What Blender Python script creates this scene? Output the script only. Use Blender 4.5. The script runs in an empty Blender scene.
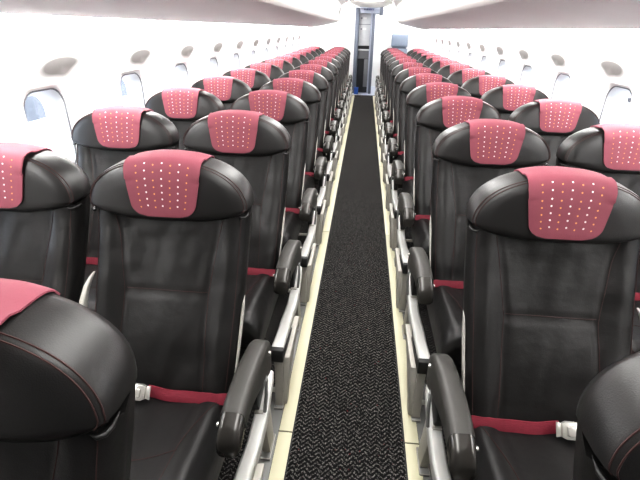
import bpy, bmesh, math, random
from mathutils import Matrix, Vector, noise
random.seed(7)
COL = bpy.context.scene.collection
PI = math.pi

# ------------------------------------------------------------------ materials
def new_mat(name):
    m = bpy.data.materials.new(name); m.use_nodes = True
    nt = m.node_tree
    for n in list(nt.nodes): nt.nodes.remove(n)
    out = nt.nodes.new('ShaderNodeOutputMaterial')
    return m, nt, out

def principled(name, col, rough=0.5, metal=0.0, spec=0.5, bump=None, coat=0.0, var=None):
    m, nt, out = new_mat(name)
    p = nt.nodes.new('ShaderNodeBsdfPrincipled')
    p.inputs['Base Color'].default_value = (*col, 1)
    p.inputs['Roughness'].default_value = rough
    p.inputs['Metallic'].default_value = metal
    p.inputs['Specular IOR Level'].default_value = spec
    p.inputs['Coat Weight'].default_value = coat
    nt.links.new(p.outputs[0], out.inputs[0])
    tc = nt.nodes.new('ShaderNodeTexCoord')
    if var:
        scale, amt = var
        n = nt.nodes.new('ShaderNodeTexNoise'); n.inputs['Scale'].default_value = scale
        n.inputs['Detail'].default_value = 4
        nt.links.new(tc.outputs['Object'], n.inputs['Vector'])
        r = nt.nodes.new('ShaderNodeMix'); r.data_type = 'RGBA'
        r.inputs[6].default_value = (*[c*(1-amt) for c in col], 1)
        r.inputs[7].default_value = (*[min(1, c*(1+amt)) for c in col], 1)
        nt.links.new(n.outputs['Fac'], r.inputs[0])
        nt.links.new(r.outputs[2], p.inputs['Base Color'])
    if bump:
        prev = None
        for (scale, strength, stretch) in bump:
            mp = nt.nodes.new('ShaderNodeMapping'); mp.inputs['Scale'].default_value = stretch
            nt.links.new(tc.outputs['Object'], mp.inputs['Vector'])
            n = nt.nodes.new('ShaderNodeTexNoise'); n.inputs['Scale'].default_value = scale
            n.inputs['Detail'].default_value = 3
            nt.links.new(mp.outputs[0], n.inputs['Vector'])
            b = nt.nodes.new('ShaderNodeBump'); b.inputs['Strength'].default_value = strength
            b.inputs['Distance'].default_value = 0.01
            nt.links.new(n.outputs['Fac'], b.inputs['Height'])
            if prev: nt.links.new(prev.outputs[0], b.inputs['Normal'])
            prev = b
        nt.links.new(prev.outputs[0], p.inputs['Normal'])
    return m

def emission(name, col, strength):
    m, nt, out = new_mat(name)
    e = nt.nodes.new('ShaderNodeEmission')
    e.inputs[0].default_value = (*col, 1); e.inputs[1].default_value = strength
    nt.links.new(e.outputs[0], out.inputs[0])
    return m

LEATHER = principled('black_leather', (.0125, .0117, .0115), .40, 0, .42,
                     bump=[(420, .10, (1, 1, 1)), (9, .35, (1.0, 1, 1.5))])
HEADLEATHER = principled('black_headrest_leather', (.0140, .0132, .0128), .38, 0, .62,
                     bump=[(420, .08, (1, 1, 1)), (7, .18, (1, 1, 1))])
STITCH = principled('dark_red_stitching', (.058, .026, .024), .8)
PINK = principled('rose_cover_cloth', (.265, .080, .106), .62, 0, .35, bump=[(600, .12, (1, 1, 1))], var=(60, .05))
DOTW = principled('white_dot', (.85, .80, .80), .6)
DOTO = principled('orange_dot', (.80, .38, .13), .6)
BELT = principled('crimson_webbing', (.17, .010, .026), .7, bump=[(260, .3, (.2, 1, 4))], var=(90, .2))
CHROME = principled('brushed_chrome', (.66, .645, .61), .25, .6)
ARM = principled('charcoal_armrest_plastic', (.055, .053, .049), .42, 0, .5, bump=[(700, .08, (1, 1, 1))])
CAP = principled('satin_black_armrest_cap', (.045, .042, .038), .20, .25, .8)
BLACK = principled('black_rubber', (.015, .015, .015), .5)
SILVER = principled('silver_painted_metal', (.60, .60, .58), .38, .10, .5, var=(30, .04))
BEIGE = principled('warm_grey_shroud', (.40, .385, .35), .45, 0, .4, var=(14, .08))
SHELL = principled('light_grey_shell', (.50, .485, .45), .5)
RAILM = principled('grey_track_cover', (.24, .24, .235), .5, .2)
GLOW = principled('pale_yellow_strip', (.56, .54, .40), .45)
WALL = principled('white_cabin_plastic', (.88, .87, .865), .55, 0, .3)
BINM = principled('white_bin_plastic', (.905, .92, .92), .45, 0, .35, var=(3, .03))
SEAM = principled('seam_grey', (.50, .46, .44), .7)  # warm grey of the thin joints between wall panels
FRAMEM = principled('white_window_frame', (.86, .86, .865), .5)
REVEALSHADE = principled('grey_reveal_shade', (.22, .22, .23), .6)  # grey that paints the shadow line at the reveal edge
BULK = principled('white_bulkhead', (.84, .84, .84), .5)
BLUEGREY = principled('blue_grey_vinyl', (.25, .295, .37), .5, var=(12, .06))
POST = principled('slate_galley_post', (.17, .19, .24), .45, .2)
GPANEL = principled('grey_galley_panel', (.66, .67, .69), .45, var=(10, .05))
GDARK = principled('dark_galley_recess', (.035, .036, .042), .6)
GMID = principled('mid_grey_galley_panel', (.22, .225, .24), .5)
GBLUE = principled('blue_box_plastic', (.03, .11, .42), .5)
SIGNM = principled('slate_blue_lettering', (.10, .12, .25), .5)
HEADERM = principled('pale_blue_grey_header', (.42, .45, .54), .5)
APRON = principled('pale_concrete_apron', (.62, .62, .63), .9, var=(.6, .25))

def carpet_mat():
    m, nt, out = new_mat('zigzag_carpet')
    N = nt.nodes.new; L = nt.links.new
    p = N('ShaderNodeBsdfPrincipled'); p.inputs['Roughness'].default_value = .95
    p.inputs['Specular IOR Level'].default_value = .1
    tc = N('ShaderNodeTexCoord'); sp = N('ShaderNodeSeparateXYZ')
    L(tc.outputs['Object'], sp.inputs[0])
    def M(op, a, b=None, c=None):
        n = N('ShaderNodeMath'); n.operation = op
        for i, v in enumerate((a, b, c)):
            if v is None: continue
            if isinstance(v, (int, float)): n.inputs[i].default_value = v
            else: L(v, n.inputs[i])
        return n.outputs[0]
    wob = N('ShaderNodeTexNoise'); wob.inputs['Scale'].default_value = 90
    L(tc.outputs['Object'], wob.inputs['Vector'])
    wv = M('MULTIPLY', M('SUBTRACT', wob.outputs['Fac'], .5), .022)
    xs = M('DIVIDE', M('ADD', sp.outputs['X'], wv), .046)
    zig = M('ABSOLUTE', M('SUBTRACT', M('FRACT', xs), .5))           # 0..0.5
    yy = M('ADD', M('ADD', sp.outputs['Y'], M('MULTIPLY', zig, .050)), M('MULTIPLY', wv, .5))
    fr = M('FRACT', M('DIVIDE', yy, .0215))
    line = M('LESS_THAN', M('ABSOLUTE', M('SUBTRACT', fr, .5)), .21)
    n1 = N('ShaderNodeTexNoise'); n1.inputs['Scale'].default_value = 150; n1.inputs['Detail'].default_value = 2
    L(tc.outputs['Object'], n1.inputs['Vector'])
    br = N('ShaderNodeValToRGB')
    br.color_ramp.elements[0].position = .42; br.color_ramp.elements[0].color = (.010, .0095, .010, 1)
    br.color_ramp.elements[1].position = .70; br.color_ramp.elements[1].color = (.23, .22, .21, 1)
    L(n1.outputs['Fac'], br.inputs[0])
    mx = N('ShaderNodeMix'); mx.data_type = 'RGBA'
    mx.inputs[6].default_value = (.0095, .0090, .0095, 1)
    L(line, mx.inputs[0]); L(br.outputs[0], mx.inputs[7])
    n2 = N('ShaderNodeTexNoise'); n2.inputs['Scale'].default_value = 70
    mp = N('ShaderNodeMapping'); mp.inputs['Location'].default_value = (3, 7, 1)
    L(tc.outputs['Object'], mp.inputs[0]); L(mp.outputs[0], n2.inputs['Vector'])
    red = M('MULTIPLY', M('GREATER_THAN', n2.outputs['Fac'], .70), line)
    mx2 = N('ShaderNodeMix'); mx2.data_type = 'RGBA'
    L(red, mx2.inputs[0]); L(mx.outputs[2], mx2.inputs[6]); mx2.inputs[7].default_value = (.13, .02, .025, 1)
    L(mx2.outputs[2], p.inputs['Base Color'])
    b = N('ShaderNodeBump'); b.inputs['Strength'].default_value = .4; b.inputs['Distance'].default_value = .004
    L(n1.outputs['Fac'], b.inputs['Height']); L(b.outputs[0], p.inputs['Normal'])
    L(p.outputs[0], out.inputs[0])
    return m
CARPET = carpet_mat()

def glass_mat():
    m, nt, out = new_mat('window_acrylic')
    t = nt.nodes.new('ShaderNodeBsdfTransparent'); t.inputs[0].default_value = (.93, .95, .97, 1)
    g = nt.nodes.new('ShaderNodeBsdfGlossy'); g.inputs['Roughness'].default_value = .05
    mx = nt.nodes.new('ShaderNodeMixShader'); mx.inputs[0].default_value = .08
    nt.links.new(t.outputs[0], mx.inputs[1]); nt.links.new(g.outputs[0], mx.inputs[2])
    nt.links.new(mx.outputs[0], out.inputs[0])
    return m
GLASS = glass_mat()

def recess_shade_mat():
    m, nt, out = new_mat('painted_recess_shade')
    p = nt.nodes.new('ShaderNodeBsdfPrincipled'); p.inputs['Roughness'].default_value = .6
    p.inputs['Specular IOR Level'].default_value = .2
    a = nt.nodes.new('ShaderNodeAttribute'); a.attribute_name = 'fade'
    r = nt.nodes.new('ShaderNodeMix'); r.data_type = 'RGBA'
    r.inputs[6].default_value = (.88, .87, .865, 1); r.inputs[7].default_value = (.195, .188, .183, 1)  # wall colour darkened inwards to paint the shade of the dimple
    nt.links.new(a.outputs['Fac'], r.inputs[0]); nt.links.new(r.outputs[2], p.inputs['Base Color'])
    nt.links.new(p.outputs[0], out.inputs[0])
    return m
RECESS_SHADE = recess_shade_mat()

# ------------------------------------------------------------------ mesh builder
class MB:
    def __init__(s): s.v = []; s.f = []; s.mi = []
    def add(s, vs, fs, mi=0):
        o = len(s.v); s.v += [tuple(v) for v in vs]
        s.f += [tuple(i+o for i in f) for f in fs]; s.mi += [mi]*len(fs)
    def loft(s, loops, mi=0, closed=True, caps=True):
        n = len(loops[0]); vs = [p for l in loops for p in l]; fs = []
        for a in range(len(loops)-1):
            for b in range(n if closed else n-1):
                c = (b+1) % n
                fs.append((a*n+b, a*n+c, (a+1)*n+c, (a+1)*n+b))
        if caps and closed:
            fs.append(tuple(reversed(range(n)))); k = (len(loops)-1)*n
            fs.append(tuple(k+i for i in range(n)))
        s.add(vs, fs, mi)
    def tube(s, pts, r, segs=6, mi=0, caps=True):
        pts = [Vector(p) for p in pts]; loops = []; up = None
        for i, p in enumerate(pts):
            d = (pts[min(i+1, len(pts)-1)]-pts[max(i-1, 0)]).normalized()
            ref = Vector((0, 0, 1)) if abs(d.z) < .9 else Vector((1, 0, 0))
            a = d.cross(ref).normalized()
            if up is not None and a.dot(up) < 0: a = -a
            up = a; b = d.cross(a)
            rr = r[i] if isinstance(r, (list, tuple)) else r
            loops.append([p+a*rr*math.cos(2*PI*k/segs)+b*rr*math.sin(2*PI*k/segs) for k in range(segs)])
        s.loft(loops, mi, True, caps)
    def box(s, lo, hi, mi=0):
        x0, y0, z0 = lo; x1, y1, z1 = hi
        s.add([(x0,y0,z0),(x1,y0,z0),(x1,y1,z0),(x0,y1,z0),(x0,y0,z1),(x1,y0,z1),(x1,y1,z1),(x0,y1,z1)],
              [(0,3,2,1),(4,5,6,7),(0,1,5,4),(1,2,6,5),(2,3,7,6),(3,0,4,7)], mi)
    def prism_x(s, prof, x0, x1, mi=0):
        s.loft([[(x0, y, z) for y, z in prof], [(x1, y, z) for y, z in prof]], mi)
    def mesh(s, name, mats, bevel=0.0, segs=2, sharp=40, mirror=False, clean=True):
        me = bpy.data.meshes.new(name)
        v = [(-x, y, z) for x, y, z in s.v] if mirror else s.v
        me.from_pydata(v, [], s.f)
        for m in mats: me.materials.append(m)
        for p, i in zip(me.polygons, s.mi): p.material_index = i
        bm = bmesh.new(); bm.from_mesh(me)
        bmesh.ops.recalc_face_normals(bm, faces=bm.faces)
        if bevel:
            es = [e for e in bm.edges if len(e.link_faces) == 2 and e.calc_face_angle(0) > math.radians(28)]
            bmesh.ops.bevel(bm, geom=es, offset=bevel, segments=segs, profile=.5, affect='EDGES', clamp_overlap=True)
        bm.to_mesh(me); bm.free()
        me.shade_smooth(); me.set_sharp_from_angle(angle=math.radians(sharp))
        return me

def obj(name, me, parent=None, loc=None):
    o = bpy.data.objects.new(name, me); COL.objects.link(o)
    if parent is not None: o.parent = parent
    if loc: o.location = loc
    return o
def thing(name, label, cat, loc=(0, 0, 0), group=None):
    o = bpy.data.objects.new(name, None); COL.objects.link(o); o.location = loc
    o.empty_display_size = .1
    o['label'] = label; o['category'] = cat
    if group: o['group'] = group
    return o
def struct(o, label=None):
    o['kind'] = 'structure'
    if label: o['label'] = label
    return o

# ------------------------------------------------------------------ seat meshes (local: x sideways, -y is the way the seat faces, z up)
HA, HB, HL, ZC = .266, .150, .046, .982          # headrest half width, height above and below its widest line
def head_outline(t):
    c, s = math.cos(t), math.sin(t)
    n = 2.15 if s >= 0 else 3.2
    b = HB if s >= 0 else HL
    x = HA*math.copysign(abs(c)**(2/n), c); z = b*math.copysign(abs(s)**(2/n), s)
    if s < 0: z += .016*(abs(x)/HA)**2
    return x, z
HPROF = [(.02, -.022), (.3, -.0215), (.6, -.020), (.8, -.016), (.9, -.010), (.95, -.003), (.965, .0005), (.985, .009),
         (1.0, .03), (1.0, .075), (.985, .098), (.95, .115), (.86, .128), (.6, .136), (.02, .138)]
def head_tilt(x, y, z):                           # leans back a little with the seat
    return (x, y + (z-1.06)*.16, z)
def front_y(x, z):                                # y of the front/top skin at (x, z>=..)
    b = HB if z >= ZC else HL
    n = 2.15 if z >= ZC else 3.2
    s = ((abs(x)/HA)**n + (abs(z-ZC)/b)**n)**(1/n)
    for (s0, y0), (s1, y1) in zip(HPROF[:9], HPROF[1:9]):
        if s <= s1: return y0 + (y1-y0)*max(0, (s-s0))/(s1-s0)
    return .03
def headrest_mesh():
    mb = MB(); n = 64; loops = []
    for s, y in HPROF:
        l = []
        for k in range(n):
            x, z = head_outline(2*PI*k/n)
            l.append(head_tilt(x*s, y + .003*noise.noise(Vector((x*s*9, z*s*9, y*20))), ZC+z*s))
        loops.append(l)
    mb.loft(loops, 0)
    for s, y in ((.953, -.0035), (.978, .0045)):   # double row of stitching round the front panel
        pts = []
        for k in range(n+1):
            t = -.10*PI + k/n*1.2*PI
            x, z = head_outline(t); pts.append(head_tilt(x*s, y-.0005, ZC+z*s))
        mb.tube(pts, .0014, 5, 1)
    for sx in (-1, 1):                             # folded corner where the headrest meets the back
        pts = [head_tilt(sx*q, y, z) for q, y, z in ((.236, .000, .962), (.246, .000, .958), (.254, .008, .957), (.257, .024, .957), (.254, .050, .958))]
        mb.tube(pts, [.001, .0045, .005, .0045, .001], 8, 0)
    return mb.mesh('headrest', [HEADLEATHER, STITCH], sharp=50)

def cover_mesh():
    mb = MB(); NU, NV = 26, 40
    zb = .957
    def top_z(x, s): return ZC + HB*s*(max(0, 1-(abs(x)/(HA*s))**2.15))**(1/2.15)
    def path(xn, v, off):
        # v 0 (bottom hem, front) -> .62 (front top edge) -> 1 (back hem)
        hw = .098 + .024*min(1, v/.55)**.9         # trapezoid
        rc = .050                                   # rounded lower corners
        vv = v*.33
        if vv < rc: hw -= rc*(1-math.sqrt(max(0, 1-((rc-vv)/rc)**2)))*.9
        x = xn*hw
        if v < .62:
            zt = top_z(x, .94)
            z = zb + (zt-zb)*(v/.62)
            y = front_y(x, z)
            nrm = Vector((0, -1, .15)) if v < .5 else Vector((0, -.8, .6))
        else:
            q = (v-.62)/.38
            seq = [(.94, -.0055), (.965, .0005), (.985, .009), (1., .03), (1., .075), (.985, .098), (.95, .115), (.86, .128)]
            t = q*(len(seq)-1); i = min(int(t), len(seq)-2); u = t-i
            s = seq[i][0]*(1-u)+seq[i+1][0]*u; y = seq[i][1]*(1-u)+seq[i+1][1]*u
            z = top_z(x, s)
            nrm = Vector((0, -.6+1.4*q, 1-.4*q))
        nrm.normalize()
        flare = .006*abs(xn)**6*(1 if .45 < v < .8 else 0)
        rip = .0012*noise.noise(Vector((x*25, v*6, 3.3)))
        x, y, z = head_tilt(x, y, z)
        d = off + flare + rip
        return (x+nrm.x*d, y+nrm.y*d, z+nrm.z*d)
    def grid(off):
        return [[path(-1+2*i/NU, j/NV, off) for i in range(NU+1)] for j in range(NV+1)]
    A = grid(.0065); B = grid(.0030)
    n = NU+1
    vs = [p for r in A for p in r]+[p for r in B for p in r]; fs = []; o = n*(NV+1)
    for j in range(NV):
        for i in range(NU):
            a = j*n+i
            fs.append((a, a+1, a+n+1, a+n)); fs.append((o+a, o+a+n, o+a+n+1, o+a+1))
    rim = [i for i in range(n)]+[j*n+NU for j in range(1, NV+1)]+[NV*n+i for i in range(NU-1, -1, -1)]+[j*n for j in range(NV-1, 0, -1)]
    for k in range(len(rim)):
        a, b = rim[k], rim[(k+1) % len(rim)]
        fs.append((b, a, o+a, o+b))
    mb.add(vs, fs, 0)
    # seven columns of alternating orange and white dots
    for ci in range(7):
        xn0 = (-3+ci)*.0255
        for ri in range(7):
            v = .115 + ri*.078 + (.020 if ci % 2 else 0)
            hw = .098 + .024*min(1, v/.55)**.9
            xn = xn0*(.9+.2*v/.6)/hw
            c = Vector(path(xn, v, .0072))
            du = (Vector(path(xn+.02, v, .0072))-c).normalized(); dv = (Vector(path(xn, v+.01, .0072))-c).normalized()
            r = .0030 if ci % 2 else .0027
            mb.add([c+du*r*math.cos(2*PI*k/8)+dv*r*math.sin(2*PI*k/8) for k in range(8)], [tuple(range(8))], 1 if ci % 2 else 2)
    return mb.mesh('headrest_cover', [PINK, DOTW, DOTO], sharp=60)

def back_center(v):                                # v 0 top .. 1 bottom
    pts = [(.008, .962), (-.022, .88), (-.085, .75), (-.155, .62), (-.225, .50), (-.268, .415)]
    t = v*(len(pts)-1); i = min(int(t), len(pts)-2); u = t-i
    return (pts[i][0]*(1-u)+pts[i+1][0]*u, pts[i][1]*(1-u)+pts[i+1][1]*u)
def back_half(v): return .258 - .010*v - .010*v*v
def back_front(u, v, lift=0.0):                    # front skin of the backrest
    y, z = back_center(v); h = back_half(v)
    bol = .020*math.exp(-((abs(u)-.80)/.17)**2)    # side bolsters
    edge = .040*max(0, (abs(u)-.90)/.10)**2.6
    mid = .010*math.exp(-((v-.62)/.12)**2)*(1-u*u) # lumbar swell
    seam = 0
    for su in (-seam_u(v), seam_u(v)): seam += .006*math.exp(-((u-su)/.035)**2)
    seam += .005*math.exp(-((v-SEAMV)/.012)**2) if abs(u) < seam_u(v) else 0
    wr = .0055*noise.noise(Vector((u*2.8+1.3, v*3.6, 2.2))) + .0035*noise.noise(Vector((u*5+v*4, v*6, 7.1)))
    wr += .0030*noise.noise(Vector((u*9, v*2.6, 4.4)))*math.exp(-v*7)
    wr += .0045*noise.noise(Vector((u*2.0+3, v*13+u*1.5, 1.1)))*(.25+.75*abs(u)**2)          # gathers below the headrest
    d = bol - edge + mid - seam + wr*(1-abs(u)**6) + lift
    return (u*h, y - d*.9, z + d*.35)
SEAMV = .455
def seam_u(v):
    if v < SEAMV: return .70 - .16*(v/SEAMV)
    return .54 + .06*((v-SEAMV)/(1-SEAMV))
def backrest_mesh():
    mb = MB(); NU, NV = 56, 44; loops = []
    for j in range(NV+1):
        v = j/NV; l = [back_front(-1+2*i/NU, v) for i in range(NU+1)]
        y, z = back_center(v); h = back_half(v)
        for xx, dd in ((h*.99, .085), (h*.90, .100), (0, .105), (-h*.90, .100), (-h*.99, .085)):
            l.append((xx, y+dd, z+dd*.25))
        loops.append(l)
    mb.loft(loops, 0)
    def line(fn, n=30, r=.0015):
        mb.tube([fn(k/n) for k in range(n+1)], r, 5, 1)
    for s in (-1, 1):
        line(lambda t: back_front(s*seam_u(t*.97+.02)+s*.02, t*.97+.02, .0012), 44, .0010)
        line(lambda t: back_front(s*.93, t*.97+.02, .0012), 40, .0010)
    line(lambda t: back_front((-1+2*t)*seam_u(SEAMV), SEAMV-.012, .0012), 24, .0011)
    return mb.mesh('backrest', [LEATHER, STITCH], sharp=60)

def shell_mesh():                                  # light grey rear shell whose edge shows beside the leather
    mb = MB(); loops = []
    for j in range(21):
        v = .28+.72*j/20; y, z = back_center(v); h = back_half(v)-.006
        l = []
        for k in range(13):
            a = -1+2*k/12
            l.append((a*h, y+.088+.028*(1-abs(a)**4), z+.025))
        l += [(h, y+.062, z+.016), (h*.97, y+.058, z+.016), (0, y+.075, z+.02), (-h*.97, y+.058, z+.016), (-h, y+.062, z+.016)]
        loops.append(l)
    mb.loft(loops, 0)
    return mb.mesh('back_shell', [SHELL], sharp=50)

def sidetrim_mesh(mirror):                          # pale edge of the shell beside the backrest, aisle side
    mb = MB(); loops = []
    for j in range(17):
        v = .50+.34*j/16; y, z = back_center(v); x = back_half(v)+.002
        w = .0032*min(1, (j+.6)/3); 
        loops.append([(x-w, y+.026, z+.008), (x+w, y+.026, z+.008), (x+w, y+.056, z+.015), (x-w, y+.056, z+.015)])
    mb.loft(loops, 0)
    return mb.mesh('side_trim', [SHELL], bevel=.002, sharp=50, mirror=mirror)

def cushion_mesh():
    mb = MB(); NU, NV = 40, 36; HW = .247
    def top(u, v):                                  # v 0 back .. 1 front lip
        L = [(-.215, .425), (-.30, .432), (-.42, .440), (-.55, .452), (-.63, .455), (-.675, .440), (-.695, .40), (-.690, .34), (-.67, .30)]
        t = v*(len(L)-1); i = min(int(t), len(L)-2); q = t-i
        y = L[i][0]*(1-q)+L[i+1][0]*q; z = L[i][1]*(1-q)+L[i+1][1]*q
        edge = .05*max(0, (abs(u)-.80)/.20)**2
        bol = .010*math.exp(-((abs(u)-.72)/.16)**2)
        sm = .004*math.exp(-((abs(u)-cu(v))/.04)**2)
        wr = .004*noise.noise(Vector((u*3, v*5, 9)))
        return (u*HW, y, z-edge+bol-sm+wr)
    def cu(v): return .62-.10*v
    loops = []
    for j in range(NV+1):
        v = j/NV; l = [top(-1+2*i/NU, v) for i in range(NU+1)]
        y = l[0][1]; zb = .30 if v < .9 else l[0][2]-.03
        zb = min(zb, l[0][2]-.02)
        l += [(HW*.99, y*.985, zb), (0, y*.985, zb-.004), (-HW*.99, y*.985, zb)]
        loops.append(l)
    mb.loft(loops, 0)
    def up(p): return (p[0], p[1]-.0005, p[2]+.0012)
    for s in (-1, 1):
        pts = [up(top(s*(.92-.34*min(1, t/.30)) if t < .30 else s*cu(t), .03+t*.85)) for t in [k/40 for k in range(41)]]
        mb.tube(pts, .0013, 5, 1)
    mb.tube([up(top(-.60+1.2*k/24, .30+.05*math.cos((k/24-.5)*PI))) for k in range(25)], .0013, 5, 1)
    return mb.mesh('seat_cushion', [LEATHER, STITCH], sharp=60)

def belt_mesh(mirror):                              # red webbing lying along the crease, from the aisle edge to the middle
    mb = MB(); n = 26; loops = []
    for k in range(n+1):
        t = k/n; x = .246-.272*t
        sag = .003*math.sin(t*6)+.0015*math.sin(t*15)
        y = -.268-.012*math.sin(t*PI)+sag*.4; z = .446+sag*.5-.012*(1-t)**3
        w = .022
        lo = (x, y-.018, z-w*.45); hi = (x, y+.004, z+w*.75)
        nn = Vector((0, -.85, .55))*.0028
        mid = ((lo[0]), (lo[1]+hi[1])/2-.004, (lo[2]+hi[2])/2)
        loops.append([lo, mid, hi, (hi[0], hi[1]+.004, hi[2]-.001), (mid[0], mid[1]+.005, mid[2]-.002), (lo[0], lo[1]+.004, lo[2]-.003)])
    mb.loft(loops, 0)
    return mb.mesh('seat_belt', [BELT], sharp=50, mirror=mirror)
def buckle_mesh(mirror):
    mb = MB()
    prof = [(-.085, -.026), (-.03, -.026), (-.018, -.020), (-.018, .020), (-.03, .026), (-.085, .026)]
    def P(x, w, d): return (x, -.296+w*.60-d*.8, .464+w*.80+d*.55)
    mb.loft([[P(x, w, 0) for x, w in prof], [P(x*.99-.0005, w*.92, .014) for x, w in prof]], 0)
    mb.loft([[P(x*.6-.020, w*.62, .014) for x, w in prof], [P(x*.58-.022, w*.55, .020) for x, w in prof]], 0)
    mb.loft([[P(x, w, .002) for x, w in ((-.020, -.018), (-.004, -.022), (-.004, .022), (-.020, .018))],
             [P(x, w, .006) for x, w in ((-.020, -.018), (-.004, -.022), (-.004, .022), (-.020, .018))]], 0)
    return mb.mesh('buckle', [CHROME], bevel=.0015, sharp=40, mirror=mirror)

AX = .302                                           # armrest centre line
def arm_loops(stations, x, w):
    loops = []
    for y, zt, zb, ww in stations:
        l = []; hw = w*ww/2; h = (zt-zb)
        r = min(.020, hw*.8, h*.45)
        for cx, cz, a0 in ((hw-r, zt-r, 0), (-hw+r, zt-r, 90), (-hw+r, zb+r*.6, 180), (hw-r, zb+r*.6, 270)):
            for k in range(5):
                a = math.radians(a0+k*22.5)
                l.append((x+cx+r*math.cos(a), y, cz+(r if a0 < 180 else r*.6)*math.sin(a)))
        loops.append(l)
    return loops
ARM_ST = [(-.050, .478, .420, .60), (-.056, .505, .405, .84), (-.075, .527, .398, .96), (-.11, .545, .400, 1), (-.16, .558, .425, 1), (-.22, .568, .450, 1),
          (-.28, .574, .474, 1), (-.34, .575, .490, 1), (-.39, .571, .497, 1), (-.43, .563, .497, 1)]
CAP_ST = [(-.43, .562, .496, .97), (-.455, .552, .486, .97), (-.472, .541, .478, .96), (-.485, .528, .472, .94), (-.493, .514, .468, .88), (-.497, .498, .468, .70)]
def arm_mesh(x, mirror, w=.070):
    mb = MB(); mb.loft(arm_loops(ARM_ST, x, w), 0)
    return mb.mesh('armrest', [ARM], sharp=50, mirror=mirror)
def cap_mesh(x, mirror, w=.070):
    mb = MB(); mb.loft(arm_loops(CAP_ST, x, w), 0)
    return mb.mesh('armrest_cap', [CAP], sharp=50, mirror=mirror)
def button_mesh(x, mirror, sx=-1, y=-.445, z=.530):
    mb = MB(); c = Vector((x+sx*.035, y, z))
    mb.tube([c-Vector((sx*.004, 0, 0)), c+Vector((sx*.003, 0, 0)), c+Vector((sx*.006, 0, 0))], [.0075, .0075, .005], 12, 0)
    return mb.mesh('recline_button', [CHROME], sharp=40, mirror=mirror)
def armpost_mesh(x, mirror):                        # dark bracket that carries the armrest
    mb = MB()
    mb.prism_x([(-.09, .47), (-.20, .47), (-.21, .36), (-.18, .30), (-.06, .30), (-.05, .40)], x-.018, x+.010)
    return mb.mesh('armrest_support', [BLACK], bevel=.004, mirror=mirror)
def hinge_mesh(x, mirror):                          # small rounded metal loop behind the armrest
    mb = MB()
    mb.tube([(x+.026, -.155, .455), (x+.036, -.175, .44), (x+.038, -.19, .39), (x+.032, -.20, .32)], .006, 8)
    return mb.mesh('hinge_bracket', [RAILM], mirror=mirror)

FX = .300
def sideframe_mesh(mirror):
    mb = MB()
    path = [(-.665, .318, 0, .050), (-.60, .306, .000, .050), (-.50, .286, -.002, .050), (-.41, .272, -.006, .049), (-.35, .270, -.004, .048), (-.29, .282, .003, .047),
            (-.20, .305, .006, .046), (-.12, .330, .004, .045), (-.03, .350, 0, .042)]
    loops = []
    for y, z, dx, w in path:
        x = FX+dx; h = .050; c = .007
        l = []
        for px, pz in ((-w/2, -h), (w/2, -h), (w/2, -c), (w/2-c, 0), (-w/2+c, 0), (-w/2, -c)):
            l.append((x+px, y, z+pz))
        loops.append(l)
    mb.loft(loops, 0)
    return mb.mesh('side_frame', [SILVER], bevel=.002, sharp=35, mirror=mirror)
def bumper_mesh(mirror):
    mb = MB()
    mb.prism_x([(-.664, .322), (-.684, .318), (-.692, .300), (-.690, .262), (-.664, .258)], FX-.030, FX+.030)
    mb.prism_x([(-.664, .300), (-.664, .262), (-.45, .235), (-.45, .262)], FX+.0255, FX+.0305)
    return mb.mesh('bumper', [BLACK], bevel=.005, segs=3, mirror=mirror)
def frontleg_mesh(mirror):
    mb = MB()
    x = FX+.006
    prof = [(-.668, .262), (-.672, .15), (-.684, .04), (-.684, .012), (-.630, .012), (-.605, .08), (-.560, .16), (-.50, .238)]
    mb.prism_x(prof, x-.016, x+.018, 0)
    # broad fairing on the aisle side, wide at the top and narrowing to the foot
    fo = [(-.645, .250), (-.655, .15), (-.680, .035), (-.676, .014), (-.640, .014), (-.600, .07), (-.52, .15), (-.42, .205), (-.36, .232), (-.345, .250)]
    mb.loft([[(x+.018, y, z) for y, z in fo], [(x+.034+.05*max(0, z-.06), y+.004, z) for y, z in fo]], 0)
    mb.box((x-.020, -.70, .001), (x+.020, -.62, .014), 1)
    for y in (-.672, -.635):
        mb.tube([(x, y, .013), (x, y, .024)], .008, 8, 1)
    mb.tube([(x-.0195, -.672, .085), (x+.0195, -.672, .085)], .007, 10, 1)
    return mb.mesh('leg', [BEIGE, RAILM], bevel=.003, sharp=35, mirror=mirror)
def rearleg_mesh(x, mirror):
    mb = MB()
    mb.prism_x([(-.20, .31), (-.12, .012), (-.05, .012), (-.05, .04), (-.10, .31)], x-.016, x+.016, 0)
    mb.box((x-.020, -.15, .001), (x+.020, -.03, .013), 1)
    return mb.mesh('leg', [BEIGE, RAILM], bevel=.003, sharp=35, mirror=mirror)
def inleg_mesh(x, mirror):
    mb = MB()
    mb.prism_x([(-.60, .30), (-.62, .012), (-.56, .012), (-.52, .30)], x-.016, x+.016, 0)
    mb.box((x-.020, -.64, .001), (x+.020, -.54, .013), 1)
    return mb.mesh('leg', [BEIGE, RAILM], bevel=.003, sharp=35, mirror=mirror)
def bar_mesh(x0, x1, mirror):
    mb = MB(); mb.tube([(x0, -.655, .075), (x1, -.655, .075)], .011, 12)
    return mb.mesh('baggage_bar', [SHELL], mirror=mirror)
def bracket_mesh(mirror):                           # pale curved bracket between the two seats of a pair
    mb = MB(); loops = []
    for y, z, dx, w in ((-.080, .745, .000, .005), (-.105, .72, -.008, .008), (-.130, .68, -.015, .009), (-.155, .625, -.018, .010), (-.175, .57, -.015, .010), (-.20, .50, -.010, .010), (-.21, .44, -.008, .010)):
        x = -.266+dx
        loops.append([(x-w, y-.008, z), (x+w, y-.008, z), (x+w, y+.022, z+.006), (x-w, y+.022, z+.006)])
    mb.loft(loops, 0)
    return mb.mesh('recline_bracket', [SHELL], bevel=.003, sharp=50, mirror=mirror)

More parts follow.
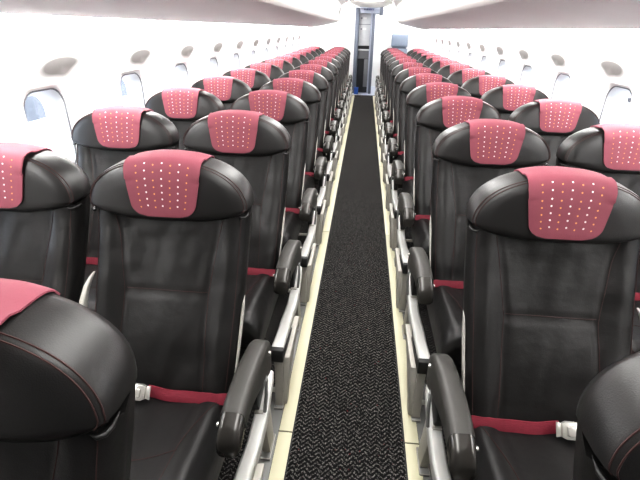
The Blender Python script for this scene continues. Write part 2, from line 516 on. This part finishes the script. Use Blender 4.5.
# shared meshes
M_head, M_cover, M_back, M_shell, M_cush = headrest_mesh(), cover_mesh(), backrest_mesh(), shell_mesh(), cushion_mesh()
SIDE = {}
for side, mir in (('left', False), ('right', True)):
    FX = .312 if side == 'left' else .300
    SIDE[side] = dict(belt=belt_mesh(mir), buckle=buckle_mesh(mir),
        arm=arm_mesh(AX, mir), cap=cap_mesh(AX, mir), button=button_mesh(AX, mir), pivot=button_mesh(AX, mir, 1, -.110, .500), post=armpost_mesh(AX, mir), hinge=hinge_mesh(AX, mir),
        frame=sideframe_mesh(mir), bumper=bumper_mesh(mir), leg=frontleg_mesh(mir), rear=rearleg_mesh(FX, mir),
        bar=bar_mesh(-.30, FX-.006, mir), bracket=bracket_mesh(mir), trim=sidetrim_mesh(mir),
        marm=arm_mesh(-.2855, mir, .048), mcap=cap_mesh(-.2855, mir, .048), mpost=armpost_mesh(-.2855, mir),
        wleg=inleg_mesh(-.12, mir), wrear=rearleg_mesh(-.12, mir), wbar=bar_mesh(-.20, .24, mir))

def seat_common(t, side, belt_side=None):
    S = SIDE[belt_side or side]
    obj('backrest', M_back, t)
    h = obj('headrest', M_head, t)
    c = obj('headrest_cover', M_cover, h); c['label'] = 'rose pink headrest cover with rows of white and orange dots'
    s = obj('back_shell', M_shell, t); s['label'] = 'light grey shell edge behind the leather'
    obj('seat_cushion', M_cush, t)
    b = obj('seat_belt', S['belt'], t); b['label'] = 'crimson webbing seat belt'
    k = obj('buckle', S['buckle'], b); k['label'] = 'chrome buckle plate'
def make_aisle_seat(side):
    t = thing('airline_seat', '', 'seat'); seat_common(t, side); S = SIDE[side]
    a = obj('armrest', S['arm'], t); c = obj('armrest_cap', S['cap'], a); c['label'] = 'glossy darker front cap'
    obj('recline_button', S['button'], a); obj('pivot_screw', S['pivot'], a)
    obj('armrest_support', S['post'], t); obj('hinge_bracket', S['hinge'], t)
    f = obj('side_frame', S['frame'], t); f['label'] = 'silver side frame'
    b = obj('bumper', S['bumper'], f); b['label'] = 'black end bumper'
    obj('leg', S['leg'], t); obj('leg', S['rear'], t)
    obj('baggage_bar', S['bar'], t); obj('recline_bracket', S['bracket'], t)
    tr = obj('side_trim', S['trim'], t); tr['label'] = 'pale silver edge strip beside the backrest'
    m = obj('armrest', S['marm'], t); obj('armrest_cap', S['mcap'], m); obj('armrest_support', S['mpost'], t)
    return t
def make_window_seat(side):
    t = thing('airline_seat', '', 'seat'); seat_common(t, side, {'left': 'right', 'right': 'left'}[side]); S = SIDE[side]
    obj('leg', S['wleg'], t); obj('leg', S['wrear'], t); obj('baggage_bar', S['wbar'], t)
    return t
def copy_tree(o, parent=None):
    c = o.copy(); COL.objects.link(c)
    if parent is not None: c.parent = parent
    for ch in list(o.children): copy_tree(ch, c)
    return c

ORD = ['nearest', 'second nearest', 'third nearest', 'fourth nearest', 'fifth nearest', 'sixth nearest', 'seventh nearest',
       'eighth nearest', 'sixth from the far end', 'fifth from the far end', 'fourth from the far end', 'third from the far end', 'second from the far end', 'farthest']
PITCH, Y0 = .80, 1.26
CX = {('left', 'aisle'): -.627, ('right', 'aisle'): .592, ('left', 'window'): -1.203, ('right', 'window'): 1.176}
for side in ('left', 'right'):
    for kind in ('aisle', 'window'):
        proto = make_aisle_seat(side) if kind == 'aisle' else make_window_seat(side)
        first = -1 if kind == 'aisle' else 0
        for k in range(first, 13):
            t = proto if k == first else copy_tree(proto)
            t.location = (CX[side, kind], Y0+PITCH*k - (.03 if k == -1 else 0), 0)
            if k == -1:
                lab = f'black leather seat cut off by the bottom {side} corner, nearest the camera'
            elif kind == 'aisle':
                lab = f'black leather seat {side} of the aisle, {ORD[k+1]} of that line'
            else:
                o_ = ORD[k] if k < 8 else ORD[k+1]
                lab = f'black leather window seat by the {side} wall, {o_} of them'
            t['label'] = lab
            t['group'] = f'{kind} seats on the {side} side'

# ------------------------------------------------------------------ cabin shell
YA, YB = -1.6, 11.95
LIPFILL = emission('added_bin_fill', (1.0, .99, .98), 19.0)  # added glow that brightens the bin underside
def plain(name, mb, mats, lab=None, **kw):
    o = obj(name, mb.mesh(name, mats, **kw)); return struct(o, lab)
mb = MB(); mb.box((-1.6, YA, -.06), (1.6, 16.0, 0)); plain('floor', mb, [CARPET], 'dark carpet with a fine zigzag weave')

def wx(z):                                          # inner face of the side wall
    P = [(-.02, 1.50), (1.27, 1.50), (1.36, 1.492), (1.46, 1.468), (1.58, 1.425)]
    if z <= P[0][0]: return P[0][1]
    for (a, xa), (b, xb) in zip(P, P[1:]):
        if z <= b:
            q = (z-a)/(b-a); return xa+(xb-xa)*q
    return P[-1][1]
WP = .834
NWIN = 12
def win_c(side, k): return (1.985 if side == 'left' else 2.045) + WP*(k-1)
HWY, HZ0, HZ1 = .165, .80, 1.245
for side, sg in (('left', -1), ('right', 1)):
    ys = [YA]
    holes = []
    for k in range(NWIN):
        c = win_c(side, k); holes.append((c-HWY, c+HWY)); ys += [c-HWY, c+HWY]
    ys.append(YB)
    zs = [-.02, .3, .6, HZ0, 1.0, HZ1, 1.27]
    mb = MB(); n = len(zs)
    vs = [(sg*wx(z), y, z) for y in ys for z in zs]; fs = []
    for a in range(len(ys)-1):
        hole = a % 2 == 1
        for b in range(n-1):
            if hole and zs[b] >= HZ0-1e-6 and zs[b+1] <= HZ1+1e-6: continue
            fs.append((a*n+b, a*n+b+1, (a+1)*n+b+1, (a+1)*n+b))
    mb.add(vs, fs); plain('wall_'+side, mb, [WALL], f'white {side} cabin wall with windows', sharp=30)
    mb = MB(); zu = [1.27, 1.29, 1.315, 1.36, 1.41, 1.46, 1.52, 1.58]
    mb.loft([[(sg*wx(z), y, z) for z in zu] for y in (YA, YB)], 0, False, False)
    plain(f'wall_{side}_upper', mb, [WALL], f'white curved upper panel of the {side} wall', sharp=30)
    # windows
    def rrect(hy, hz, r, n=6):
        l = []
        for cy, cz, a0 in ((hy-r, hz-r, 0), (-hy+r, hz-r, 90), (-hy+r, -hz+r, 180), (hy-r, -hz+r, 270)):
            for k in range(n+1):
                a = math.radians(a0+90*k/n); l.append((cy+r*math.cos(a), cz+r*math.sin(a)))
        return l
    zc = (HZ0+HZ1)/2; hz = (HZ1-HZ0)/2
    for k in range(NWIN):
        c = win_c(side, k)
        w = bpy.data.objects.new(f'window_{(0 if side=="left" else NWIN)+k+1}', None); COL.objects.link(w)
        w.location = (sg*1.5, c, zc); w.empty_display_size = .1; struct(w, f'cabin window in the {side} wall, number {k+1} from the rear')
        if k == 0:
            mb = MB()
            rings = [(hz+.012, HWY+.012, .02, -.0005), (hz+.004, HWY+.004, .03, -.0025), (hz-.012, HWY-.012, .075, -.0005), (hz-.022, HWY-.022, .085, .012),
                     (hz-.040, HWY-.034, .085, .050), (hz-.052, HWY-.044, .085, .085), (hz-.052, HWY-.044, .085, .110)]
            mb.loft([[(sg*dx, y, z) for y, z in rrect(hy, hh, r)] for hh, hy, r, dx in rings], 0, True, False)
            # slim grey tube in place of the shadow line round the reveal mouth
            g = rrect(HWY-.0215, hz-.0215, .085)
            mb.tube([(sg*.010, y, z) for y, z in g+[g[0]]], .0042, 6, 1, False)
            M_wf = mb.mesh('window_frame', [FRAMEM, REVEALSHADE], sharp=50)
            mb = MB(); l = rrect(HWY-.045, hz-.053, .085)
            mb.loft([[(sg*.088, y, z) for y, z in l], [(sg*.094, y, z) for y, z in l]], 0)
            M_wp = mb.mesh('window_pane', [GLASS], sharp=40)
            # pear-shaped bump, recess shade painted grey, above the window's far top corner
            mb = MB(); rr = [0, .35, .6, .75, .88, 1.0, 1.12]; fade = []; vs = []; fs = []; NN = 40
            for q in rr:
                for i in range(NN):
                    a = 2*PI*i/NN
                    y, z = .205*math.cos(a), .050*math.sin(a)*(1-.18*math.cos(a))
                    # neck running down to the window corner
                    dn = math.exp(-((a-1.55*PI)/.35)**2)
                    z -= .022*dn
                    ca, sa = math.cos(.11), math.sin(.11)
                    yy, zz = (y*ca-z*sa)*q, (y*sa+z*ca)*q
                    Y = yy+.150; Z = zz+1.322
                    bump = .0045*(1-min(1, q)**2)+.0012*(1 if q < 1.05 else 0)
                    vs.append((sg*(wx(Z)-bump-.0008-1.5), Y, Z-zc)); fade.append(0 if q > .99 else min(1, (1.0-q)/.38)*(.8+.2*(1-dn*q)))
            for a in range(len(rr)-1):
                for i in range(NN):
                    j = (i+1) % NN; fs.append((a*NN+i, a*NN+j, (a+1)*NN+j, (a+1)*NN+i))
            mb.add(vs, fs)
            M_wr = mb.mesh('window_recess', [RECESS_SHADE], sharp=80)
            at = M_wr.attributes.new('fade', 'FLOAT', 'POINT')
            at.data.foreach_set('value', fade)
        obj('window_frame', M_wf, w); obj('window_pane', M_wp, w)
        r = obj('recess_shade', M_wr, w); r['label'] = 'painted soft shade of the oval recess above the window'
    # panel seams
    for k in range(6):
        y = 2.60+1.87*(k-1)
        mb = MB(); loops = []
        for i in range(13):
            z = .74+i*(1.57-.74)/12
            if z < HZ1+.01: continue
            loops.append([(sg*(wx(z)-.0025), y-.005, z), (sg*(wx(z)-.0025), y+.005, z), (sg*(wx(z)+.002), y+.005, z), (sg*(wx(z)+.002), y-.005, z)])
        mb.loft(loops, 0)
        plain(f'trim_{(0 if side=="left" else 6)+k+1}', mb, [SEAM], f'thin upright seam between {side} wall panels')
    # overhead bins: grey underside sloping up to a rounded lip, white face above
    b = thing('overhead_bin', f'long white overhead bin with pale grey underside above the {side} window seats', 'overhead bin', (sg*1.0, 0, 1.5), 'overhead bins')
    und = [(1.372, 1.546), (1.355, 1.533), (1.32, 1.531), (1.20, 1.552), (1.02, 1.586), (.86, 1.620), (.76, 1.640), (.71, 1.656)]
    face = [(.71, 1.656), (.680, 1.680), (.668, 1.715), (.664, 1.78), (.655, 1.86), (.63, 1.93), (.60, 1.985)]
    y0, y1 = YA+.02, 11.45
    def strip(pts, dz):
        m_ = MB(); lo = [(sg*(x-1.0), z-1.5) for x, z in pts]; hi = [(a+sg*dz[0], zz+dz[1]) for a, zz in reversed(lo)]
        l = lo+hi
        stations = [(y0, 1.0), (11.0, 1.0), (y1, 1.0)]
        m_.loft([[(a, y, zz) for a, zz in l] for y, s_ in stations], 0)
        return m_
    obj('underside', strip(und, (.01, .03)).mesh('bin_underside', [BINM], sharp=35), b)
    obj('door', strip(face, (.05, .01)).mesh('bin_door', [WALL], sharp=35), b)
    m_ = MB(); l = [(sg*(x-1.0), z-1.5) for x, z in ((1.40, 1.56), (.73, 1.66), (.69, 1.80), (.63, 1.97), (1.25, 1.97), (1.39, 1.7))]
    m_.loft([[(a, y, zz) for a, zz in l] for y in (y1, y1+.015)], 0)
    obj('end_panel', m_.mesh('bin_end', [WALL]), b)
    mb = MB(); lp = [(1.4300, 1.506), (1.4370, 1.548), (1.4275, 1.548), (1.4215, 1.508)]
    mb.loft([[(sg*x, y, z) for x, z in lp] for y in (-.2, 11.4)], 0)
    plain(f'trim_{62+(sg>0)}', mb, [LIPFILL], f'added fill light strip at the top of the {side} wall under the bin')
    # floor edge: luminous strips and seat track covers
    L = 1.98; k = 0; y = 1.25-L*1
    n0 = 21 if side == 'left' else 31
    while y < 11.4:
        ye = min(y+L, 11.5)
        mb = MB(); mb.box((min(sg*.23, sg*.286), y+.003, .0005), (max(sg*.23, sg*.286), ye-.003, .006))
        plain(f'trim_{n0+k}', mb, [GLOW], f'pale yellow luminous floor strip along the {side} of the aisle', bevel=.001)
        y += L; k += 1
    mb = MB()
    mb.box((min(sg*.288, sg*.352), YA+.05, .0004), (max(sg*.288, sg*.352), 11.3, .0030))
    mb.box((min(sg*.224, sg*.2295), YA+.05, .0004), (max(sg*.224, sg*.2295), 11.3, .004), 1)
    plain(f'trim_{n0+9}', mb, [RAILM, BLACK], f'grey seat track cover on the {side} of the aisle')

# ceiling and lights
mb = MB()
prof = [(-1.55, 1.62), (-1.3, 1.99), (-.62, 1.99), (-.50, 2.06), (-.38, 2.10), (0, 2.13), (.38, 2.10), (.50, 2.06), (.62, 1.99), (1.3, 1.99), (1.55, 1.62)]
mb.loft([[(x, y, z) for x, z in prof+[(x*1.03, z+.03) for x, z in reversed(prof)]] for y in (YA, YB)], 0)
plain('ceiling', mb, [WALL], 'white curved cabin ceiling', sharp=35)
LIGHT = emission('warm_white_ceiling_light', (1.0, .985, .96), 6.0)
WASH = emission('white_wall_wash_light', (1.0, .99, .97), 42.0)
mb = MB(); mb.box((-.30, -.2, 2.066), (.30, 10.6, 2.080)); plain('trim_50', mb, [LIGHT], 'glowing ceiling light panel over the aisle')
for i, sg in enumerate((-1, 1)):
    mb = MB(); mb.box((min(sg*1.376, sg*1.412), -.2, 1.556), (max(sg*1.376, sg*1.412), 11.4, 1.562))
    plain(f'trim_{51+i}', mb, [WASH], f'glowing light line between the {"left" if sg<0 else "right"} wall and the bin')

for i, sg in enumerate((-1, 1)):
    mb = MB(); mb.box((min(sg*.36, sg*1.20), 11.52, 1.955), (max(sg*.36, sg*1.20), 11.62, 1.965))
    plain(f'trim_{60+i}', mb, [emission('added_end_fill', (1, .99, .97), 15)], f'added cross fill light in front of the {"left" if sg<0 else "right"} front partition')  # added to whiten the end partitions and the galley
# unseen wall added behind the camera, grey to cut bounce; front bulkheads
mb = MB(); mb.box((-1.6, YA-.05, 0), (1.6, YA, 2.15)); plain('wall_back', mb, [GMID], 'unseen grey closure added behind the camera')
for sg, nm in ((-1, 'left'), (1, 'right')):
    mb = MB(); mb.box((min(sg*.33, sg*1.55), 11.95, 0), (max(sg*.33, sg*1.55), 12.0, 2.15))
    plain('wall_front_'+nm, mb, [BULK], f'white front partition on the {nm}')
    mb = MB(); mb.prism_x([(11.72, 1.56), (11.80, 1.56), (11.93, 1.10), (11.86, 1.10)], min(sg*1.18, sg*1.24), max(sg*1.18, sg*1.24))
    plain('trim_%d' % (53+(sg > 0)), mb, [BINM], f'slanted pale post below the end of the {nm} bin', bevel=.004)
mb = MB(); mb.box((-1.2, 13.6, 0), (1.2, 13.65, 2.2)); plain('wall_vestibule', mb, [BULK], 'white wall past the front doorway')
mb = MB(); mb.box((-1.25, 12.0, 2.15), (1.25, 13.65, 2.2)); plain('ceiling_vestibule', mb, [WALL], 'white ceiling past the front doorway')
for sg, nm in ((-1, 'left'), (1, 'right')):
    mb = MB(); mb.box((min(sg*1.2, sg*1.25), 12.0, 0), (max(sg*1.2, sg*1.25), 13.65, 2.2)); plain('wall_vestibule_'+nm, mb, [BULK], f'white {nm} wall past the front doorway')
mb = MB(); mb.box((-.33, 11.62, .0005), (.33, 13.6, .004)); plain('trim_55', mb, [HEADERM], 'pale entry floor past the carpet')
mb = MB(); mb.box((-.9, 12.5, 2.135), (.9, 13.2, 2.148)); plain('trim_56', mb, [LIGHT], 'glowing ceiling panel past the front doorway')
# rounded ceiling pod over the far end of the aisle
mb = MB(); loops = []
for j in range(9):
    a = j/8*PI/2*.98; r = math.cos(a)
    loops.append([(.06+.50*r*math.cos(2*PI*k/40), 11.25+.50*r*math.sin(2*PI*k/40), 2.085-.125*math.sin(a)) for k in range(40)])
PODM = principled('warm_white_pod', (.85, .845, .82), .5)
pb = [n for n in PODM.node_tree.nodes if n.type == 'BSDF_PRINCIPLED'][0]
pb.inputs['Emission Color'].default_value = (1, .99, .95, 1); pb.inputs['Emission Strength'].default_value = .12  # slight added glow lifts the dim underside of the pod
mb.loft(loops, 0); plain('trim_57', mb, [PODM], 'rounded white ceiling pod over the far end of the aisle', sharp=60)

# galley unit framed in the doorway
gy = 12.02
g = thing('galley_unit', 'tall grey galley unit framed by slate posts at the far end of the aisle', 'galley', (-.06, gy, 0))
def gbox(name, lo, hi, mat, parent=g, bevel=.004, label=None):
    m_ = MB(); m_.box(lo, hi); o = obj(name, m_.mesh(name, [mat], bevel=bevel), parent)
    if label: o['label'] = label
    return o
gbox('post', (-.25, -.10, 0), (-.155, .45, 1.98), POST)
gbox('post', (.165, -.10, 0), (.235, .45, 1.98), POST)
gbox('trim_strip', (.128, -.09, .02), (.163, .40, 1.88), HEADERM, label='pale inner door strip')
hd = gbox('header', (-.15, -.12, 1.86), (.33, .40, 2.01), HEADERM, label='pale blue grey sign panel')
hs = MB()
rr = random.Random(3); xx = -.05
while xx < .17:                                     # unreadably small line of lettering on the header
    wd = rr.uniform(.016, .026); hs.box((xx, -.123, 1.925), (xx+wd, -.1195, 1.965)); xx += wd+rr.choice((.006, .006, .016))
obj('lettering', hs.mesh('lettering', [SIGNM]), hd)
gbox('header_end', (.335, -.13, 1.83), (.41, .40, 2.02), POST)
gbox('upper_panel', (-.15, .02, 1.14), (.125, .42, 1.86), GPANEL, label='light grey upper locker panels')
for z in (1.50, 1.74):
    gbox('latch', (-.11, .005, z), (-.085, .022, z+.035), POST, bevel=.002); gbox('placard', (-.06, .012, z-.005), (.03, .0215, z+.045), BULK, bevel=.001)
gbox('panel_gap', (-.15, .012, 1.615), (.125, .021, 1.625), POST, bevel=.001)
gbox('shelf_recess', (-.15, .05, 1.06), (.125, .42, 1.14), GDARK, label='dark open shelf')
gbox('counter', (-.15, -.06, 1.03), (.125, .42, 1.06), GPANEL)
gbox('lower_panel', (-.15, .0, .84), (.125, .42, 1.03), GMID)
gbox('cart_bay', (-.15, .03, .02), (.125, .42, .84), GDARK, label='dark cart compartment')
gbox('cart_side', (.02, .0, .16), (.123, .029, .83), GMID)
gbox('side_wall', (-.155, .43, 0), (.165, .46, 1.98), GMID)
bx = thing('storage_box', 'small blue box on the floor at the foot of the galley unit', 'box', (-.20, gy-.24, .005))
m_ = MB(); m_.box((-.05, -.06, 0), (.05, .06, .14)); obj('body', m_.mesh('body', [GBLUE], bevel=.006), bx)
m_ = MB(); m_.box((-.055, -.065, .1405), (.055, .065, .165)); obj('lid', m_.mesh('lid', [GBLUE], bevel=.006), bx)

# attendant seat by the right bulkhead
js = thing('attendant_seat', 'pale blue grey crew seat with tall headrest at the far end, right of the aisle', 'seat', (.80, 11.86, 0))
m_ = MB(); m_.box((-.20, -.055, 1.13), (.20, .045, 1.43)); h = obj('headrest', m_.mesh('crew_headrest', [BLUEGREY], bevel=.035, segs=4, sharp=60), js)
m_ = MB(); m_.box((-.17, -.02, 1.095), (.17, .045, 1.13)); obj('headrest_mount', m_.mesh('headrest_mount', [POST], bevel=.004), js)
m_ = MB(); m_.box((-.20, -.045, .50), (.20, .055, 1.095)); obj('backrest', m_.mesh('crew_back', [BLUEGREY], bevel=.02, segs=3, sharp=60), js)
m_ = MB(); m_.box((-.20, -.13, .42), (.20, .05, .498)); obj('folded_seat', m_.mesh('crew_cushion', [BLUEGREY], bevel=.02, segs=3, sharp=60), js)
m_ = MB(); m_.box((-.15, -.06, 0), (.15, .04, .42)); obj('base', m_.mesh('crew_base', [BEIGE], bevel=.01), js)

# ------------------------------------------------------------------ outside world
mb = MB(); mb.box((-60, -40, -2.1), (60, 60, -2.0)); o = plain('ground', mb, [APRON], 'pale concrete apron outside the windows')
ASPH = principled('blue_grey_asphalt', (.088, .091, .102), .9, var=(.25, .35))
mb = MB(); mb.box((-46, -40, -1.998), (-13.0, 60, -1.99)); plain('ground_taxiway', mb, [ASPH], 'blue grey taxiway outside the left windows')
w = bpy.data.worlds.new('sky'); bpy.context.scene.world = w; w.use_nodes = True
nt = w.node_tree; bg = nt.nodes['Background']
tc = nt.nodes.new('ShaderNodeTexCoord'); ns = nt.nodes.new('ShaderNodeTexNoise'); ns.inputs['Scale'].default_value = 5; ns.inputs['Detail'].default_value = 5
mp = nt.nodes.new('ShaderNodeMapping'); mp.inputs['Scale'].default_value = (1, 1, 3.5)
nt.links.new(tc.outputs['Generated'], mp.inputs[0]); nt.links.new(mp.outputs[0], ns.inputs['Vector'])
cr = nt.nodes.new('ShaderNodeValToRGB')
cr.color_ramp.elements[0].position = .38; cr.color_ramp.elements[0].color = (.50, .57, .68, 1)
cr.color_ramp.elements[1].position = .62; cr.color_ramp.elements[1].color = (.95, .97, 1, 1)
nt.links.new(ns.outputs['Fac'], cr.inputs[0]); nt.links.new(cr.outputs[0], bg.inputs[0]); bg.inputs[1].default_value = 5.0

ct = thing('ground_cart', 'small blue grey covered cart on the apron seen through the nearest right window', 'cart', (14.6, 27.0, -2.0)); ct.scale = (2.1, 2.1, 2.1)
m_ = MB(); m_.prism_x([(-.5, .30), (.5, .30), (.5, .85), (.25, 1.10), (-.5, 1.10)], -.45, .45); obj('cover', m_.mesh('cart_cover', [principled('dull_blue_cart', (.075, .09, .13), .6)], bevel=.03), ct)
m_ = MB(); m_.prism_x([(-.52, .22), (.55, .22), (.55, .30), (-.52, .30)], -.48, .48); obj('chassis', m_.mesh('cart_chassis', [WALL], bevel=.01), ct)
for sx in (-1, 1):
    for sy in (-1, 1):
        m_ = MB(); m_.tube([(sx*.40-.04, sy*.36, .13), (sx*.40+.04, sy*.36, .13)], .13, 16); obj('wheel', m_.mesh('cart_wheel', [BLACK]), ct)
# ------------------------------------------------------------------ camera
fpx, pitch, yaw, roll = 434.1, .4528, .0875, .0205
F = Vector((-math.sin(yaw)*math.cos(pitch), math.cos(yaw)*math.cos(pitch), -math.sin(pitch)))
R = Vector((math.cos(yaw), math.sin(yaw), 0)); U = R.cross(F)
R2 = R*math.cos(roll)+U*math.sin(roll); U2 = -R*math.sin(roll)+U*math.cos(roll)
cam = bpy.data.cameras.new('camera'); co = bpy.data.objects.new('camera', cam); COL.objects.link(co)
cam.sensor_width = 36; cam.sensor_fit = 'HORIZONTAL'; cam.lens = fpx/640*36; cam.clip_start = .02
co.matrix_world = Matrix(((R2.x, U2.x, -F.x, -.022), (R2.y, U2.y, -F.y, 0), (R2.z, U2.z, -F.z, 1.504), (0, 0, 0, 1)))
sc = bpy.context.scene; sc.camera = co
sc.view_settings.view_transform = 'Standard'; sc.view_settings.look = 'None'; sc.view_settings.exposure = 0.75; sc.view_settings.gamma = 0.8
